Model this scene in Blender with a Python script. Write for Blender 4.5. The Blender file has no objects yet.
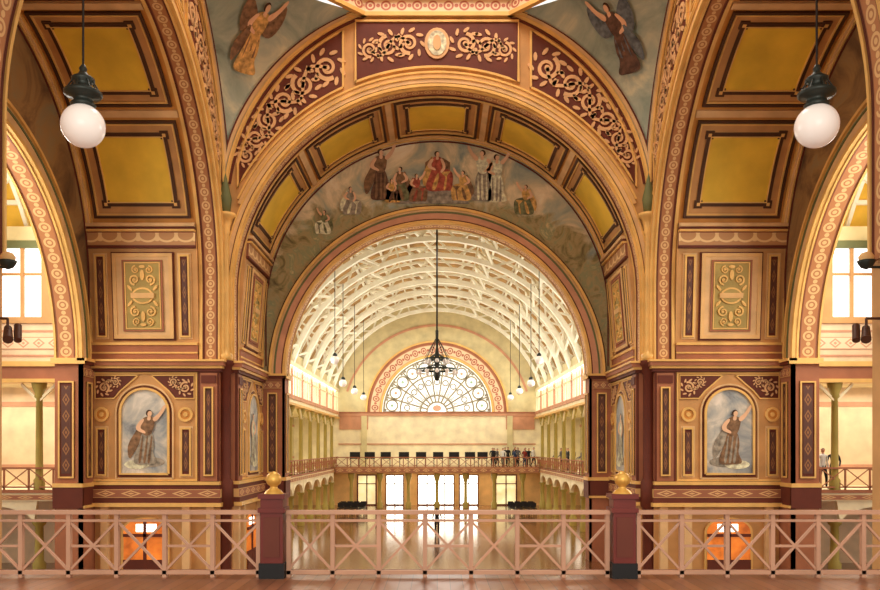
import bpy, math, random
from math import sin, cos, pi, sqrt, radians, acos
from mathutils import Vector, Matrix
random.seed(7)
ZO=5.23; Yc=23.83; W=8.57; a=8.2; d=5.1; zs=6.24
rI=7.04; zI=3.38; tI=0.9; g=9.06; GF=-1.7; GR=-5.23
CR=8.52; CZ=9.4; ZT=17.4
sc=bpy.context.scene
sc.view_settings.view_transform='Standard'
# ---------------- materials
def lin(c):
    return tuple(((x/255)/12.92 if x/255<=0.04045 else ((x/255+0.055)/1.055)**2.4) for x in c)+(1,)
def base(name):
    m=bpy.data.materials.new(name); m.use_nodes=True
    nt=m.node_tree; b=nt.nodes['Principled BSDF']; return m,nt,b
def mat(name,col,rough=.6,metal=0,emit=0,var=.14,scale=1.3,spec=.3):
    m,nt,b=base(name)
    c=lin(col)
    tc=nt.nodes.new('ShaderNodeTexCoord'); n=nt.nodes.new('ShaderNodeTexNoise'); n.inputs['Scale'].default_value=scale; n.inputs['Detail'].default_value=5
    nt.links.new(tc.outputs['Object'],n.inputs['Vector'])
    r=nt.nodes.new('ShaderNodeValToRGB'); r.color_ramp.elements[0].position=.3; r.color_ramp.elements[1].position=.7
    r.color_ramp.elements[0].color=tuple(x*(1-var) for x in c[:3])+(1,); r.color_ramp.elements[1].color=tuple(min(1,x*(1+var)) for x in c[:3])+(1,)
    nt.links.new(n.outputs['Fac'],r.inputs['Fac']); nt.links.new(r.outputs['Color'],b.inputs['Base Color'])
    b.inputs['Roughness'].default_value=rough; b.inputs['Metallic'].default_value=metal; b.inputs['Specular IOR Level'].default_value=spec
    if emit:
        nt.links.new(r.outputs['Color'],b.inputs['Emission Color']); b.inputs['Emission Strength'].default_value=emit
    return m
def M(nt,op,x,y=None):
    n=nt.nodes.new('ShaderNodeMath'); n.operation=op
    for i,v in enumerate((x,y)):
        if v is None: continue
        if isinstance(v,(int,float)): n.inputs[i].default_value=v
        else: nt.links.new(v,n.inputs[i])
    return n.outputs[0]
def MIX(nt,f,a_,b_):
    mx=nt.nodes.new('ShaderNodeMix'); mx.data_type='RGBA'
    for i,v in ((0,f),(6,a_),(7,b_)):
        if isinstance(v,tuple): mx.inputs[i].default_value=v
        elif isinstance(v,(int,float)): mx.inputs[i].default_value=v
        else: nt.links.new(v,mx.inputs[i])
    return mx.outputs[2]
def patmat(name,bg,fg,edge,kind='ring'):
    m,nt,b=base(name)
    uv=nt.nodes.new('ShaderNodeUVMap'); sp=nt.nodes.new('ShaderNodeSeparateXYZ'); nt.links.new(uv.outputs[0],sp.inputs[0])
    u,v=sp.outputs[0],sp.outputs[1]
    y=M(nt,'SUBTRACT',v,.5)
    def rad(off):
        x=M(nt,'SUBTRACT',M(nt,'FRACT',M(nt,'ADD',u,off)),.5)
        return M(nt,'SQRT',M(nt,'ADD',M(nt,'MULTIPLY',x,x),M(nt,'MULTIPLY',y,y))),x
    r0,x0=rad(0); r1,x1=rad(.5)
    if kind=='ring':
        k=M(nt,'LESS_THAN',M(nt,'ABSOLUTE',M(nt,'SUBTRACT',r0,.27)),.06)
        k=M(nt,'MAXIMUM',k,M(nt,'LESS_THAN',r0,.12)); k=M(nt,'MAXIMUM',k,M(nt,'LESS_THAN',r1,.13))
    elif kind=='swag':
        k=M(nt,'LESS_THAN',M(nt,'ABSOLUTE',M(nt,'SUBTRACT',M(nt,'SQRT',M(nt,'ADD',M(nt,'MULTIPLY',x0,x0),M(nt,'MULTIPLY',M(nt,'SUBTRACT',y,.3),M(nt,'SUBTRACT',y,.3)))),.48)),.07)
        k=M(nt,'MAXIMUM',k,M(nt,'LESS_THAN',r1,.17))
    elif kind=='diamond':
        s=M(nt,'ADD',M(nt,'ABSOLUTE',x0),M(nt,'ABSOLUTE',y))
        k=M(nt,'LESS_THAN',M(nt,'ABSOLUTE',M(nt,'SUBTRACT',s,.33)),.07); k=M(nt,'MAXIMUM',k,M(nt,'LESS_THAN',s,.13))
    e=M(nt,'GREATER_THAN',M(nt,'ABSOLUTE',y),.43)
    c=MIX(nt,e,MIX(nt,k,lin(bg),lin(fg)),lin(edge))
    nt.links.new(c,b.inputs['Base Color']); b.inputs['Roughness'].default_value=.55
    return m
def ramp(nt,fac,cols,p0=.3,p1=.7):
    r=nt.nodes.new('ShaderNodeValToRGB'); cr=r.color_ramp
    pos=[p0+(p1-p0)*i/(len(cols)-1) for i in range(len(cols))]
    cr.elements[0].position=pos[0]; cr.elements[0].color=lin(cols[0]); cr.elements[1].position=pos[-1]; cr.elements[1].color=lin(cols[-1])
    for p,c in zip(pos[1:-1],cols[1:-1]):
        e=cr.elements.new(p); e.color=lin(c)
    nt.links.new(fac,r.inputs['Fac']); return r.outputs['Color']
def nz(nt,scale,seed=0,dist=.9,det=9):
    tc=nt.nodes.new('ShaderNodeTexCoord'); mp=nt.nodes.new('ShaderNodeMapping'); mp.inputs['Location'].default_value=(seed*3.1,seed*1.7,seed)
    n=nt.nodes.new('ShaderNodeTexNoise'); n.inputs['Scale'].default_value=scale; n.inputs['Detail'].default_value=det; n.inputs['Roughness'].default_value=.6; n.inputs['Distortion'].default_value=dist
    nt.links.new(tc.outputs['Object'],mp.inputs['Vector']); nt.links.new(mp.outputs[0],n.inputs['Vector']); return n.outputs['Fac']
def mural(name,cols,scale=.35,seed=0,land=None,k=1):
    m,nt,b=base(name)
    c=ramp(nt,nz(nt,scale,seed),cols)
    if land:
        tc=nt.nodes.new('ShaderNodeTexCoord'); sp=nt.nodes.new('ShaderNodeSeparateXYZ'); nt.links.new(tc.outputs['Object'],sp.inputs[0])
        x=sp.outputs[0]; z=M(nt,'SUBTRACT',sp.outputs[2],zI+ZO)
        rr=M(nt,'SQRT',M(nt,'ADD',M(nt,'MULTIPLY',x,x),M(nt,'MULTIPLY',z,z)))
        f=M(nt,'SUBTRACT',M(nt,'ADD',8.75,M(nt,'MULTIPLY',M(nt,'SUBTRACT',nz(nt,.55,seed+3),.5),5.5)),rr)
        f=M(nt,'ADD',f,M(nt,'MULTIPLY',M(nt,'SUBTRACT',M(nt,'ABSOLUTE',x),4.5),.2))
        cl=nt.nodes.new('ShaderNodeClamp'); nt.links.new(M(nt,'ADD',M(nt,'MULTIPLY',f,1.6),.5),cl.inputs[0])
        c=MIX(nt,cl.outputs[0],c,ramp(nt,nz(nt,1.1,seed+5,1.5),land))
    nt.links.new(c,b.inputs['Base Color']); b.inputs['Roughness'].default_value=.6
    return m
def wood(name,c1,c2,rough,plank=.18,axis=0,spec=.5):
    m,nt,b=base(name)
    tc=nt.nodes.new('ShaderNodeTexCoord'); sp=nt.nodes.new('ShaderNodeSeparateXYZ'); nt.links.new(tc.outputs['Object'],sp.inputs[0])
    o=sp.outputs[axis]; q=M(nt,'DIVIDE',o,plank); fl=M(nt,'FLOOR',q); fr=M(nt,'FRACT',q)
    wn=nt.nodes.new('ShaderNodeTexWhiteNoise'); wn.noise_dimensions='1D'; nt.links.new(fl,wn.inputs['W'])
    n=nt.nodes.new('ShaderNodeTexNoise'); n.inputs['Scale'].default_value=1.2; n.inputs['Detail'].default_value=6; nt.links.new(tc.outputs['Object'],n.inputs['Vector'])
    f=M(nt,'ADD',M(nt,'MULTIPLY',wn.outputs[0],.6),M(nt,'MULTIPLY',n.outputs[0],.4))
    c=MIX(nt,M(nt,'LESS_THAN',fr,.05),MIX(nt,f,lin(c1),lin(c2)),lin(tuple(x*.4 for x in c1)))
    nt.links.new(c,b.inputs['Base Color']); b.inputs['Roughness'].default_value=rough; b.inputs['Specular IOR Level'].default_value=spec
    return m
TAN=mat('ochre_paint',(200,150,92)); TANL=mat('light_ochre_paint',(222,182,128)); PINK=mat('russet_rose_paint',(164,104,72)); MAR=mat('maroon_paint',(100,46,30)); DK=mat('dark_umber_paint',(80,50,28))
GOLD=mat('gilt_paint',(230,184,106),.4,.1); ORG=mat('orange_ochre_paint',(208,144,68)); YEL=mat('yellow_coffer_paint',(238,198,66),var=.18,scale=.6); GRN=mat('sage_paint',(108,112,70)); OLV=mat('olive_panel_paint',(172,150,84))
CRM=mat('cream_paint',(244,228,188)); CRW=mat('white_timber_paint',(255,248,222)); BRD=mat('roof_board_paint',(180,140,80)); OLC=mat('pale_olive_plaster',(216,202,152)); SALM=mat('salmon_paint',(206,150,116))
SCR=mat('gilt_scroll_paint',(222,174,122)); BUF=mat('buff_panel_paint',(222,178,116)); COLG=mat('column_green_gold',(160,140,66)); BEI=mat('peach_plaster',(238,208,168))
RAIL=mat('rose_rail_paint',(190,142,112),.45); NEW=mat('newel_maroon_paint',(106,38,28),.4); BLK=mat('black_paint',(22,18,16),.5); GILT=mat('finial_gilding',(224,170,80),.35,.4); DBRN=mat('dark_brown_metal',(84,50,34),.5)
BRZ=mat('dark_bronze_metal',(52,56,50),.4,.4); IRON=mat('iron_rod',(44,36,30),.5,.4); TRAC=mat('tracery_grey_paint',(160,150,126))
GLB=mat('opal_glass_globe',(250,240,230),.15,0,.14,.02)
WIN=mat('daylit_window_glass',(255,252,244),.2,0,1.4,.02); WINT=mat('daylit_transept_glass',(250,252,255),.2,0,1.7,.02); DOORG=mat('daylit_door_glass',(255,250,234),.2,0,4.5,.02)
ORGL=mat('amber_lit_door_glass',(236,120,44),.3,0,.5,.5,1.6); PALG=mat('pale_lit_door_glass',(255,224,170),.3,0,.7,.3); FANG=mat('fan_window_glass',(250,248,238),.2,0,1.1,.08,2)
RGL=mat('ruby_glass',(206,150,120),.2,0,.5,.1); GGL=mat('green_glass',(150,172,140),.2,0,.5,.1)
P_RING=patmat('guilloche_ornament',(178,116,66),(222,180,120),(134,78,48)); P_SW=patmat('festoon_ornament',(192,142,90),(236,200,140),(134,78,50),'swag')
P_DIA=patmat('lozenge_ornament',(156,96,64),(218,174,116),(214,168,104),'diamond'); P_DK=patmat('dark_lozenge_ornament',(88,48,32),(150,100,54),(88,48,32),'diamond'); P_RED=patmat('red_rosette_ornament',(232,206,166),(184,104,76),(200,132,96)); P_SOFT=patmat('stencil_ornament',(236,210,170),(208,152,116),(204,150,112),'diamond')
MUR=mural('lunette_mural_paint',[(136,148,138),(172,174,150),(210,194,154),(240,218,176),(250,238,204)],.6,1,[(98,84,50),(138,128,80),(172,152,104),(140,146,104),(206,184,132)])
MURP=mural('pendentive_mural_paint',[(96,106,90),(142,156,138),(170,178,156),(216,210,172)],.45,4)
MURN=mural('niche_sky_paint',[(108,110,112),(152,156,154),(196,190,174),(236,224,206)],.9,2)
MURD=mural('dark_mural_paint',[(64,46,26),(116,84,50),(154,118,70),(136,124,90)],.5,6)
def fm(n,c): return mat(n,c,var=.55,scale=5)
SKIN=mat('painted_flesh',(232,186,146)); F_RED=fm('painted_red_robe',(168,82,62)); F_BLU=fm('painted_blue_robe',(100,108,112)); F_WHT=fm('painted_white_robe',(226,210,176)); F_DRK=fm('painted_dark_robe',(96,68,50)); F_GLD=fm('painted_gold_robe',(204,160,90)); F_HAIR=mat('painted_hair',(70,46,30)); F_GRY=fm('painted_grey_robe',(150,140,122)); F_GRN=fm('painted_green_robe',(112,114,78)); F_UMB=fm('painted_umber_robe',(130,98,68))
FLW=wood('polished_hall_boards',(104,66,40),(146,98,62),.13,.25,0,.75); FLG=wood('gallery_boards',(112,62,38),(156,96,60),.3,.16,0,.6)
# ---------------- mesh builder
class MB:
    def __init__(s,name): s.name=name;s.v=[];s.f=[];s.m=[];s.uv=[];s.mats=[];s.sm=[]
    def mi(s,m):
        if m not in s.mats: s.mats.append(m)
        return s.mats.index(m)
    def face(s,pts,m,uv=None):
        b=len(s.v); s.v+=[tuple(p) for p in pts]; s.f.append(tuple(range(b,b+len(pts)))); s.m.append(s.mi(m)); s.uv.append(uv or [(0,0)]*len(pts)); s.sm.append(False)
    def grid(s,fn,u0,u1,nu,v0,v1,nv,m,su=1,sv=1,smooth=True):
        b=len(s.v); k=s.mi(m)
        for i in range(nu+1):
            for j in range(nv+1):
                s.v.append(tuple(fn(u0+(u1-u0)*i/nu,v0+(v1-v0)*j/nv)))
        def U(i,j): return ((u1-u0)*i/nu*su,(j/nv if sv=='n' else (v1-v0)*j/nv*sv))
        for i in range(nu):
            for j in range(nv):
                q=b+i*(nv+1)+j
                s.f.append((q,q+nv+1,q+nv+2,q+1)); s.uv.append([U(i,j),U(i+1,j),U(i+1,j+1),U(i,j+1)]); s.m.append(k); s.sm.append(smooth)
    def slab(s,fn,u0,u1,v0,v1,h0,h1,m,nu=1,nv=1,su=1,sv='n'):
        s.grid(lambda u,v:fn(u,v,h1),u0,u1,nu,v0,v1,nv,m,su,sv,nu>4)
        for vv in (v0,v1): s.grid(lambda u,h:fn(u,vv,h),u0,u1,nu,h0,h1,1,m,0,0,nu>4)
        for uu in (u0,u1): s.grid(lambda v,h:fn(uu,v,h),v0,v1,nv,h0,h1,1,m,0,0,False)
    def frame(s,fn,u0,u1,v0,v1,w,h0,h1,m,nu=1):
        s.slab(fn,u0,u1,v0,v0+w,h0,h1,m,nu); s.slab(fn,u0,u1,v1-w,v1,h0,h1,m,nu)
        s.slab(fn,u0,u0+w,v0+w,v1-w,h0,h1,m); s.slab(fn,u1-w,u1,v0+w,v1-w,h0,h1,m)
    def poly(s,fn,pts,h0,h1,m,sides=True):
        s.face([fn(x,z,h1) for x,z in pts],m)
        if sides:
            n=len(pts)
            for i in range(n):
                p,q=pts[i],pts[(i+1)%n]; s.face([fn(*p,h0),fn(*q,h0),fn(*q,h1),fn(*p,h1)],m)
    def ribbon(s,fn,pts,w,h0,h1,m):
        n=len(pts); L=[];R=[]
        for i in range(n):
            p0=pts[max(0,i-1)];p1=pts[min(n-1,i+1)]; dx,dz=p1[0]-p0[0],p1[1]-p0[1]; l=sqrt(dx*dx+dz*dz) or 1
            ww=(w[i] if isinstance(w,list) else w)/2
            L.append((pts[i][0]-dz/l*ww,pts[i][1]+dx/l*ww)); R.append((pts[i][0]+dz/l*ww,pts[i][1]-dx/l*ww))
        for i in range(n-1):
            s.face([fn(*L[i],h1),fn(*L[i+1],h1),fn(*R[i+1],h1),fn(*R[i],h1)],m)
            s.face([fn(*L[i],h0),fn(*L[i+1],h0),fn(*L[i+1],h1),fn(*L[i],h1)],m); s.face([fn(*R[i],h0),fn(*R[i+1],h0),fn(*R[i+1],h1),fn(*R[i],h1)],m)
    def disc(s,fn,cx,cz,rx,rz,h0,h1,m,n=20,rot=0):
        s.poly(fn,[(cx+rx*cos(t)*cos(rot)-rz*sin(t)*sin(rot),cz+rx*cos(t)*sin(rot)+rz*sin(t)*cos(rot)) for t in [2*pi*i/n for i in range(n)]],h0,h1,m)
    def ring(s,fn,cx,cz,r0,r1,h0,h1,m,n=28,t0=0,t1=2*pi):
        s.slab(lambda t,r,h:fn(cx+r*cos(t),cz+r*sin(t),h),t0,t1,r0,r1,h0,h1,m,n)
    def box(s,x0,x1,y0,y1,z0,z1,m):
        P=[(x,y,z) for x in(x0,x1) for y in(y0,y1) for z in(z0,z1)]
        for q in((0,1,3,2),(4,6,7,5),(0,4,5,1),(2,3,7,6),(0,2,6,4),(1,5,7,3)): s.face([P[i] for i in q],m)
    def beam(s,p,q,w,h,m):
        p,q=Vector(p),Vector(q); dv=(q-p).normalized(); up=Vector((0,0,1)) if abs(dv.z)<.95 else Vector((0,1,0))
        sd=dv.cross(up).normalized()*w/2; u=sd.cross(dv).normalized()*h/2
        A=[p-sd-u,p+sd-u,p+sd+u,p-sd+u];B=[x+(q-p) for x in A]
        for i in range(4): s.face([A[i],A[(i+1)%4],B[(i+1)%4],B[i]],m)
        s.face(A,m); s.face(B,m)
    def tube(s,p,q,r,m,n=8,r2=None):
        p,q=Vector(p),Vector(q); dv=(q-p).normalized(); up=Vector((0,0,1)) if abs(dv.z)<.95 else Vector((0,1,0)); x=dv.cross(up).normalized(); y=x.cross(dv); r2=r if r2 is None else r2
        s.grid(lambda t,k:(p+(q-p)*k)+(x*cos(t)+y*sin(t))*(r+(r2-r)*k),0,2*pi,n,0,1,1,m)
        for c,rr in((p,r),(q,r2)): s.face([c+(x*cos(2*pi*i/n)+y*sin(2*pi*i/n))*rr for i in range(n)],m)
    def lathe(s,c,prof,m,n=24):
        b=len(s.v); k=s.mi(m)
        for r,z in prof:
            for i in range(n): s.v.append((c[0]+r*cos(2*pi*i/n),c[1]+r*sin(2*pi*i/n),c[2]+z))
        for j in range(len(prof)-1):
            for i in range(n):
                s.f.append((b+j*n+i,b+j*n+(i+1)%n,b+(j+1)*n+(i+1)%n,b+(j+1)*n+i)); s.uv.append([(0,0)]*4); s.m.append(k); s.sm.append(True)
    def build(s,zo=ZO,parent=None):
        me=bpy.data.meshes.new(s.name); me.from_pydata([(x,y,z+zo) for x,y,z in s.v],[],s.f)
        for m in s.mats: me.materials.append(m)
        me.polygons.foreach_set('material_index',s.m); me.polygons.foreach_set('use_smooth',s.sm)
        ul=me.uv_layers.new(name='UVMap'); ul.data.foreach_set('uv',[c for f in s.uv for p in f for c in p])
        me.update(); o=bpy.data.objects.new(s.name,me); sc.collection.objects.link(o)
        if parent: o.parent=parent
        return o
def side(k,p,q,z):
    return ((p,Yc+q,z),(-q,Yc+p,z),(q,Yc+p,z),(p,Yc-q,z))[k]
# ---------------- painted figures & scrolls
def fig(mb,fn,cx,cz,s,robe,over,seed=0,h=.02,flip=1,seated=False,wings=False,lean=0):
    T=lambda pts:[(cx+flip*(x+lean*z)*s,cz+z*s) for x,z in pts]
    def sm(pts):
        for _ in range(2):
            o=[]; n=len(pts)
            for i in range(n):
                p,q=pts[i],pts[(i+1)%n]; o+=[(p[0]*.75+q[0]*.25,p[1]*.75+q[1]*.25),(p[0]*.25+q[0]*.75,p[1]*.25+q[1]*.75)]
            pts=o
        return pts
    def P(pts,lvl,m): mb.poly(fn,T(sm(pts) if len(pts)>3 else pts),0,h+lvl*.008,m,False)
    if wings:
        P([(-.05,.8),(-.35,1.05),(-.42,.8),(-.3,.5),(-.08,.6)],0,over); P([(.05,.8),(.3,1.1),(.4,.85),(.28,.55),(.06,.6)],0,over)
    P([(-.1,.85),(-.22,.6),(-.36,.34),(-.3,.05),(-.2,.2),(-.08,.5)],1,over)
    if seated:
        P([(-.2,-.04),(-.28,.1),(-.14,.42),(-.1,.55),(.08,.52),(.34,.46),(.38,.3),(.34,-.02),(.2,.0)],2,robe); P([(.08,.42),(.32,.44),(.2,.3)],3,over); P([(-.14,.0),(0,.4),(.06,.38),(-.02,.0)],3,over); P([(.14,0),(.2,.34),(.24,.34),(.2,0)],3,over)
        z0=-.1
    else:
        P([(-.17,-.03),(-.22,.08),(-.13,.35),(-.1,.62),(.08,.62),(.16,.34),(.13,.2),(.26,.0),(.1,-.02)],2,robe)
        for x in(-.09,.0,.08): P([(x-.03,.0),(x-.01,.3),(x+.0,.52),(x+.02,.52),(x+.025,.3),(x+.03,.0)],3,over)
        z0=0
    P([(-.1,.52+z0),(-.14,.82+z0),(-.04,.88+z0),(.05,.88+z0),(.14,.82+z0),(.09,.52+z0)],4,robe if seed%2 else over)
    P([(-.13,.84+z0),(-.06,.82+z0),(-.16,.66+z0),(-.03,.6+z0),(-.03,.54+z0),(-.26,.64+z0)],5,SKIN)
    if seed%3: P([(.06,.84+z0),(.13,.76+z0),(.24,.9+z0),(.32,1.08+z0),(.26,1.1+z0),(.19,.94+z0)],5,SKIN)
    else: P([(.06,.84+z0),(.14,.82+z0),(.22,.62+z0),(.1,.48+z0),(.07,.54+z0),(.15,.63+z0)],5,SKIN)
    P([(-.03,.8+z0),(.045,.8+z0),(.035,.9+z0),(-.02,.9+z0)],5,SKIN)
    el=lambda x,z,rx,rz:[(x+rx*cos(2*pi*i/8),z+rz*sin(2*pi*i/8)) for i in range(8)]
    P(el(-.005,.94+z0,.06,.066),5,F_HAIR); P(el(.014,.925+z0,.044,.056),6,SKIN)
def spiral(mb,fn,c,r,a0,dirn,m,h,w):
    pts=[];ws=[]
    for i in range(26):
        t=i/25; rr=r*(1-.82*t); an=a0+dirn*t*2*pi*1.5
        pts.append((c[0]+rr*cos(an),c[1]+rr*sin(an))); ws.append(w*(1-.5*t))
    mb.ribbon(fn,pts,ws,0,h,m); mb.disc(fn,c[0],c[1],r*.24,r*.24,0,h,m,10)
def scroll(mb,fn,path,amps,m,h=.05):
    n=len(path)
    for i,(p,am) in enumerate(zip(path,amps)):
        q=path[min(n-1,i+1)]; o=path[max(0,i-1)]; tx,tz=q[0]-o[0],q[1]-o[1]; ang=math.atan2(tz,tx); sg=1 if i%2 else -1
        spiral(mb,fn,p,am*.72,ang+sg*pi/2+pi,sg,m,h,am*.26)
        for j in range(9):
            t=ang+2*pi*j/9+.2; mb.disc(fn,p[0]+cos(t)*am*.98,p[1]+sin(t)*am*.98,am*.27,am*.12,0,h,m,8,t+.8*sg)
        if i<n-1:
            mb.ribbon(fn,[(p[0]+(q[0]-p[0])*t+sin(ang)*-sg*am*.6*sin(pi*t),p[1]+(q[1]-p[1])*t+cos(ang)*sg*am*.6*sin(pi*t)) for t in[0,.2,.4,.6,.8,1]],am*.2,0,h,m)
def panel(mb,fn,u0,u1,v0,v1,h,field,fr,w=.07,out=None):
    if out: mb.slab(fn,u0-.06,u1+.06,v0-.06,v1+.06,0,h+.01,out)
    mb.slab(fn,u0,u1,v0,v1,0,h+.03,field); mb.frame(fn,u0,u1,v0,v1,w,0,h+.07,fr)
    if field in(DK,MAR) and v1-v0>1.5:
        wi=u1-u0-2*w-.05; um=(u0+u1)/2
        mb.slab(lambda u,v,hh:fn(v,u,hh),v0+w+.12,v1-w-.12,um-wi*.42,um+wi*.42,0,h+.045,P_DK,1,1,1.6)
# ---------------- crossing arches
L=pi*a
def soff(k):
    def f(s_,t,h):
        if s_<0: p=a-h;z=zs+s_
        elif s_>L: p=-(a-h);z=zs-(s_-L)
        else: p=(a-h)*cos(s_/a);z=zs+(a-h)*sin(s_/a)
        return side(k,p,W+t,z)
    return f
def crossing_arch(k,name):
    mb=MB(name); f=soff(k); down=zs-GR; H0=3.5
    mb.grid(lambda s_,t:f(s_,t,0),-down,0,1,0,d,1,TAN,smooth=False); mb.grid(lambda s_,t:f(s_,t,0),0,L,64,0,d,1,ORG); mb.grid(lambda s_,t:f(s_,t,0),L,L+down,1,0,d,1,TAN,smooth=False)
    e=zs-H0
    def strip(t0,t1,h,m,su=1.0):
        mb.slab(f,0,L,t0,t1,0,h,m,72,1,su)
        mb.slab(f,-e,0,t0,t1,0,h,m,1,1,su); mb.slab(f,L,L+e,t0,t1,0,h,m,1,1,su)
    strip(.0,.07,.09,GOLD); strip(.07,.13,.05,MAR); strip(.13,.62,.04,P_RING,2.0); strip(.62,.68,.07,MAR); strip(.68,.8,.1,GOLD)
    for t0,t1,h,m in((4.85,4.95,.07,GOLD),(4.95,5.1,.12,TANL)): mb.slab(f,0,L,t0,t1,0,h,m,72)
    for c in(32,61,90,119,148):
        u0,u1=a*radians(c-12.7),a*radians(c+12.7); T0,T1=1.0,4.75
        mb.slab(f,u0,u1,T0,T1,0,.02,TAN,12); mb.frame(f,u0,u1,T0,T1,.09,0,.1,DK,12)
        mb.frame(f,u0+.12,u1-.12,T0+.12,T1-.12,.06,0,.08,GOLD,12)
        mb.frame(f,u0+.45,u1-.45,T0+.45,T1-.45,.13,0,.07,DK,10)
        mb.slab(f,u0+.58,u1-.58,T0+.58,T1-.58,0,.05,YEL,10); mb.frame(f,u0+.58,u1-.58,T0+.58,T1-.58,.04,0,.09,GOLD,10)
        for uu in(u0+.38,u1-.68):
            for tt in(T0+.38,T1-.68):
                mb.slab(f,uu,uu+.3,tt,tt+.3,0,.085,DK)
                mb.slab(f,uu+.09,uu+.21,tt+.09,tt+.21,0,.1,GOLD)
    for c in(17.3,46.5,75.5,104.5,133.5,162.7):
        mb.slab(f,a*radians(c-.9),a*radians(c+.9),.85,4.85,0,.09,TANL,2)
    fw=lambda x,z,h:side(k,x,W-h,z)
    N=72
    def top(t):
        x,z=CR*cos(t),CZ+CR*sin(t)
        if z>ZT: z=ZT
        return x,z
    for i in range(N):
        t0,t1=pi*i/N,pi*(i+1)/N
        mb.face([fw(a*cos(t0),zs+a*sin(t0),0),fw(a*cos(t1),zs+a*sin(t1),0),fw(*top(t1),0),fw(*top(t0),0)],TAN)
    for sg in(-1,1):
        mb.face([fw(sg*a,GR,0),fw(sg*W,GR,0),fw(sg*W,zs,0),fw(sg*a,zs,0)],PINK)
        mb.face([fw(sg*a,zs,0),fw(sg*W,zs,0),fw(sg*W,CZ+.2,0),fw(sg*CR,CZ+.2,0)],TAN)
    def ring(r0,r1,h,m,t0=0,t1=180,su=1,leg=True):
        mb.slab(lambda t,r,hh:fw(r*cos(t),zs+r*sin(t),hh),radians(t0),radians(t1),r0,r1,0,h,m,72,1,su)
        if leg:
            for sg in(-1,1): mb.slab(lambda z,r,hh:fw(sg*r,z,hh),3.5,zs,r0,r1,0,h,m)
    ring(a-.02,a+.09,.14,GOLD); ring(a+.09,a+.14,.06,MAR); ring(a+.14,a+.3,.1,TANL); ring(a+.3,a+.35,.15,GOLD)
    ring(a+.38,a+.52,.07,BUF,24,156,leg=False); ring(a+.52,a+.6,.12,GOLD,25,155,leg=False)
    ring2=lambda r0,r1,h,m,t0,t1:mb.slab(lambda t,r,hh:fw(r*cos(t),CZ+r*sin(t),hh),radians(t0),radians(t1),r0,r1,0,h,m,40)
    for A,B in((8,69.5),(110.5,172)):
        ring2(CR-.1,CR,.1,GOLD,A,B); ring2(CR-.2,CR-.1,.05,MAR,A,B)
    r1=a+.78; up=CR-.34
    for sg in(-1,1):
        X0,X1=3.75,7.95
        low=[(sg*x,zs+sqrt(r1*r1-x*x)) for x in[X0+(X1-X0)*i/16 for i in range(17)]]
        hi=[(sg*x,CZ+sqrt(max(0,up*up-x*x))) for x in[X1+(X0-X1)*i/16 for i in range(17)]]
        hi=[(x,min(z,17.1)) for x,z in hi]
        mb.poly(fw,low+hi,0,.04,MAR); cl=low+hi+[low[0]]
        mb.ribbon(fw,cl,.08,0,.09,GOLD)
        xs=[4.4,5.35,6.1,6.75,7.25,7.62]; path=[];am=[]
        for x in xs:
            l=zs+sqrt(r1*r1-x*x); u=min(17,CZ+sqrt(up*up-x*x)); path.append((sg*x,(l+u)/2)); am.append((u-l)*.3)
        scroll(mb,fw,path,am,SCR,.08)
    low=[(x,zs+sqrt(r1*r1-x*x)) for x in[-3.25+6.5*i/16 for i in range(17)]]; cl=low+[(3.25,17.05),(-3.25,17.05)]
    mb.poly(fw,cl,0,.04,MAR); mb.ribbon(fw,cl+[cl[0]],.09,0,.1,GOLD)
    for sg in(-1,1): scroll(mb,fw,[(sg*1.12,16.15),(sg*1.95,16.05),(sg*2.68,15.9)],[.56,.56,.42],SCR,.08)
    mb.disc(fw,0,16.15,.5,.62,0,.1,SCR); mb.disc(fw,0,16.15,.38,.5,0,.13,F_WHT); mb.disc(fw,0,16.15,.16,.3,0,.16,SCR)
    mb.slab(lambda x,z,h:fw(x,z,h),-3.6,3.6,17.2,17.36,0,.2,GOLD); mb.slab(fw,-3.6,3.6,17.36,17.95,0,.08,P_RED,1,1,1.6); mb.slab(fw,-3.6,3.6,17.95,18.2,0,.3,TANL); mb.slab(fw,-3.6,3.6,18.2,22,0,.02,TAN)
    fb=lambda x,z,h:side(k,x,W+d-h,z)
    def outer(t):
        c,s_=cos(t),sin(t)
        if abs(c)>1e-6:
            T=a/abs(c)
            if zI+T*s_<=zs: return (T*c,zI+T*s_)
        dz=zI-zs; bq=s_*dz; T=-bq+sqrt(bq*bq-(dz*dz-a*a)); return(T*c,zI+T*s_)
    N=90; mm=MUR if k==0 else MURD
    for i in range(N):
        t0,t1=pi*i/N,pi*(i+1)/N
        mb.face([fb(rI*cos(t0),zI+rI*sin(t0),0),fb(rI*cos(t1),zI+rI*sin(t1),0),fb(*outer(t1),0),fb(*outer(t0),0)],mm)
    op=[outer(radians(2+176*i/80)) for i in range(81)]; cen=Vector((0,7))
    op2=[tuple(cen+(Vector(p)-cen)*.985) for p in op]
    mb.ribbon(fb,op2,.14,0,.08,GOLD); mb.ribbon(fb,[tuple(cen+(Vector(p)-cen)*.965) for p in op],.06,0,.05,MAR)
    def ringI(r0,r1,h,m,su=1): mb.slab(lambda t,r,hh:fb(r*cos(t),zI+r*sin(t),hh),0,pi,r0,r1,0,h,m,72,1,su)
    ringI(rI-.03,rI+.1,.16,GOLD); ringI(rI+.1,rI+.16,.08,MAR); ringI(rI+.16,rI+.42,.12,SALM if k==0 else TANL); ringI(rI+.42,rI+.5,.16,GRN); ringI(rI+.5,rI+.6,.1,TANL); ringI(rI+.6,rI+.72,.2,GOLD); ringI(rI+.72,rI+.8,.08,DK)
    fi=lambda t,q,h:side(k,(rI-h)*cos(t),W+d+q,zI+(rI-h)*sin(t))
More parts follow.
